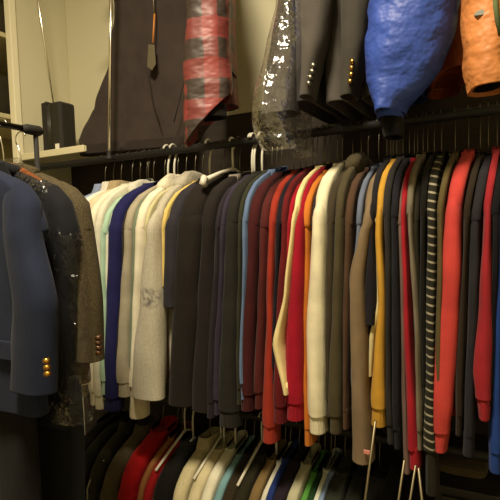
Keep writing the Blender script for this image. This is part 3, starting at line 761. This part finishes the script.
cuffbuttons(r1, [(313, 65), (312, 71), (310, 77), (308.5, 83)], 1.222, mat('metal', 'a8a498', rough=.35))
cuffbuttons(r2, [(352, 61), (351.5, 67.5), (351, 74), (350, 81)], 1.222, mat('metal', 'e0b060', rough=.25))
r3, o3, x3, s3 = coat('suit_jacket', 'dark grey suit jacket wrapped in clear plastic on the top rail', JK, '504c4c', 0, 1.315, [(0, 279, 300), (40, 272, 300), (80, 266, 300), (115, 262, 300)], 1.90, 'knit', None, t=.035, nick='plastic wrapped grey suit', seed=44, amp=.004, wr=0, ry=.05, rough=.85, collar='crew', xoff=.02)
# its plastic cover, flaring at the bottom
rg = []
rowsb = [(-60, 284, 312), (0, 276, 306), (30, 268, 306), (60, 259, 305), (90, 248, 304), (115, 240, 306), (135, 243, 309), (146, 250, 311), (151, 258, 310)]
tb = []
for py, l, r in rowsb:
    a = P(l, py, 1.25); b = P(r, py, 1.25); tb.append(((a.z+b.z)/2-UN, a.x-x3, b.x-x3))
tb = [(.03, -.02, .02), (-.05, -.05, .05)] + tb
N_ = 56
for i in range(N_+1):
    z = tb[0][0]+(tb[-1][0]-tb[0][0])*i/N_; a_, b_ = lerp_tab(tb, z); c = (a_+b_)/2; h = (b_-a_)/2
    yw0 = lerp_tab([(.03, .05), (-.05, .17), (-.15, .235), (-.24, .258), (tb[-1][0]+.09, .315), (tb[-1][0], .29)], z)[0]
    yw1 = lerp_tab([(.03, .05), (-.05, .2), (-.15, .26), (-.6, .25), (-.73, -.02), (tb[-1][0], -.08)], z)[0]
    rg.append([(c+x, y, z) for x, y in stad_s(yw0, yw1, min(h, .06))])
film('garment_bag', 'clear shiny plastic cover flaring over the grey suit on the top rail', rg, (x3, ROD_Y, UN), 0, gloss=.15, cr=.010, bd=.016, seed=9)

bl, ob, xb, sb = coat('puffer_coat', 'bright blue puffy coat with elastic cuff on the top rail', 'coat', '314a9c', 0, 1.22, [(-60, 376, 458), (0, 373, 460), (40, 369, 452), (70, 369, 440), (92, 373, 424), (103, 378, 407), (114, 378, 403)], 1.93, t=.05, nick='blue puffy coat', seed=45, amp=.014, wr=.012, ry=.075, rough=.5, xoff=-.09)
sl_ = [c for c in bl.children if c.name.startswith('sleeve')][0]
z, c, rx = ob[-1]
G().add(sleeve_mesh([(z+.02, c-xb, sb, rx*.85, .04), (z-.03, c-xb+.006, sb, rx*1.0, .045), (z-.058, c-xb+.008, sb, rx*.85, .04)], 5, .004)).obj('knit_cuff', mat('rib', '0d0c0a'), sl_)
G().add(sleeve_mesh([(z+.03, c-xb, sb, rx*1.0, .058), (z+.018, c-xb, sb, rx*1.02, .058), (z-.006, c-xb, sb, rx*1.12, .062), (z-.014, c-xb, sb, rx*1.08, .06)], 6, .003, step=.004)).obj('elastic_cuff', mat('rib', '314a9c'), sl_)
og, oo, xo, so = coat('ski_jacket', 'bright orange jacket with wide open cuff at the top right', JK, 'c07a42', 0, 1.20, [(-60, 462, 516), (0, 463, 514), (40, 464, 510), (75, 465, 508), (90, 469, 506)], 1.93, t=.045, nick='orange jacket', seed=46, amp=.008, wr=.010, ry=.06, rough=.55, lining=('120e0a', 1), xoff=-.11, rz=math.radians(14), bodyw=.18, bm=mat('nylon', '8a3f16', None, .6))  # body browner than the sleeve: its shade is put into the colour
q = local(og, P(481.5, 13.5, 1.141))
vs = [(q.x+.013*math.cos(a)*(1 if k else 1), q.y+dy_, q.z+.008*max(-.3, math.sin(a))) for dy_ in (0, .012) for k, a in enumerate([2*PI*i/16 for i in range(16)])]
link('logo_patch', vs, [list(range(16)), list(range(16, 32))[::-1]]+[[i, (i+1) % 16, 16+(i+1) % 16, 16+i] for i in range(16)], mat('plain', '8a8e88'), og, False)
G().add(tube_geo([local(og, P(494, -20, 1.137)), local(og, P(496, 10, 1.139)), local(og, P(500, 36, 1.142))], .005, 8)).obj('sleeve_trim', mat('knit', '5e6a44'), og)

# ------------------------------------------------------------------ low right: dark dresser, folded cloth, leaning poles
dx0 = P(432, 455, 1.38).x; ztop = P(450, 453, 1.40).z
dr = empty('low_dresser', ((dx0+.98)/2, 1.6, 0)); tag(dr, 'near black low dresser under the clothes at bottom right', 'dresser')
DM = mat('wood', '16120d', '0f0c09', rough=.6); hw = (.98-dx0)/2
box('carcass', (-hw, -.19, .0), (hw, .2, min(ztop, .80)-.02), DM, dr)
box('top', (-hw-.008, -.2, min(ztop, .80)-.02), (hw+.008, .202, min(ztop, .80)), DM, dr)
hh = min(ztop, .80)-.04
for i in range(3):
    d = box('drawer', (-hw+.02, -.2, .03+i*hh/3), (hw-.02, -.185, .01+(i+1)*hh/3), DM, dr)
    G().add(tube_geo([(0, -.2, .02+(i+.5)*hh/3), (0, -.215, .02+(i+.5)*hh/3)], [.006, .012], 12)).obj('knob', BLK, d)
o = folded((P(462, 448, 1.5).x, 1.52, min(ztop, .80)), .13, .09, .02, mat('knit', '5c4e38'), 6); o.name = 'folded_shirt'; tag(o, 'beige folded shirt on the dark dresser at bottom right', 'shirt')
SM = mat('metal', '7c735c', rough=.4)
def pole(x0, y0, x1_, y1_, Y, ztp, label, r):
    a = P(x0, y0, Y); b = P(x1_, y1_, Y); d = (b-a)/(b.z-a.z)
    top = a + d*(ztp-a.z); bot = a + d*(.004-a.z)
    e = empty('metal_pole', bot); tag(e, label, 'pole', 'metal poles leaning at bottom right')
    v = top-bot
    G().add(tube_geo([(0, 0, 0), v*.5, v], r, 10)).obj('shaft', SM, e)
    G().add(tube_geo([(0, 0, 0), v*.02], r*1.6, 10)).obj('rubber_tip', BLK, e)
pole(374, 432, 365, 500, 1.20, 1.04, 'slim metal pole just below the golden yellow sleeve', .0035)
pole(404, 463, 398.5, 500, 1.205, .95, 'slim metal pole below the mauve grey strip, leftmost of close trio', .0032)
pole(416, 463, 410, 500, 1.20, .945, 'slim metal pole below the red cuff leaning to the left', .003)
pole(418, 463, 422, 500, 1.19, .945, 'slim metal pole below the red cuff leaning to the right', .0035)

# ------------------------------------------------------------------ light
def area(name, loc, size, power, col, rot=(0, 0, 0)):
    l = bpy.data.lights.new(name, 'AREA'); l.shape = 'DISK'; l.size = size; l.energy = power; l.color = col
    o = bpy.data.objects.new(name, l); COL.objects.link(o); o.location = loc; o.rotation_euler = rot; return o
area('ceiling_lamp', (-.55, .15, 3.17), .42, 90, (1, .86, .63))
w = bpy.data.worlds.new('world'); SC.world = w; w.use_nodes = True
w.node_tree.nodes['Background'].inputs[0].default_value = (1, .8, .5, 1)
w.node_tree.nodes['Background'].inputs[1].default_value = .02
SC.view_settings.view_transform = 'Standard'; SC.view_settings.look = 'None'
SC.view_settings.gamma = 1; SC.view_settings.exposure = 0
SC.view_settings.use_curve_mapping = False
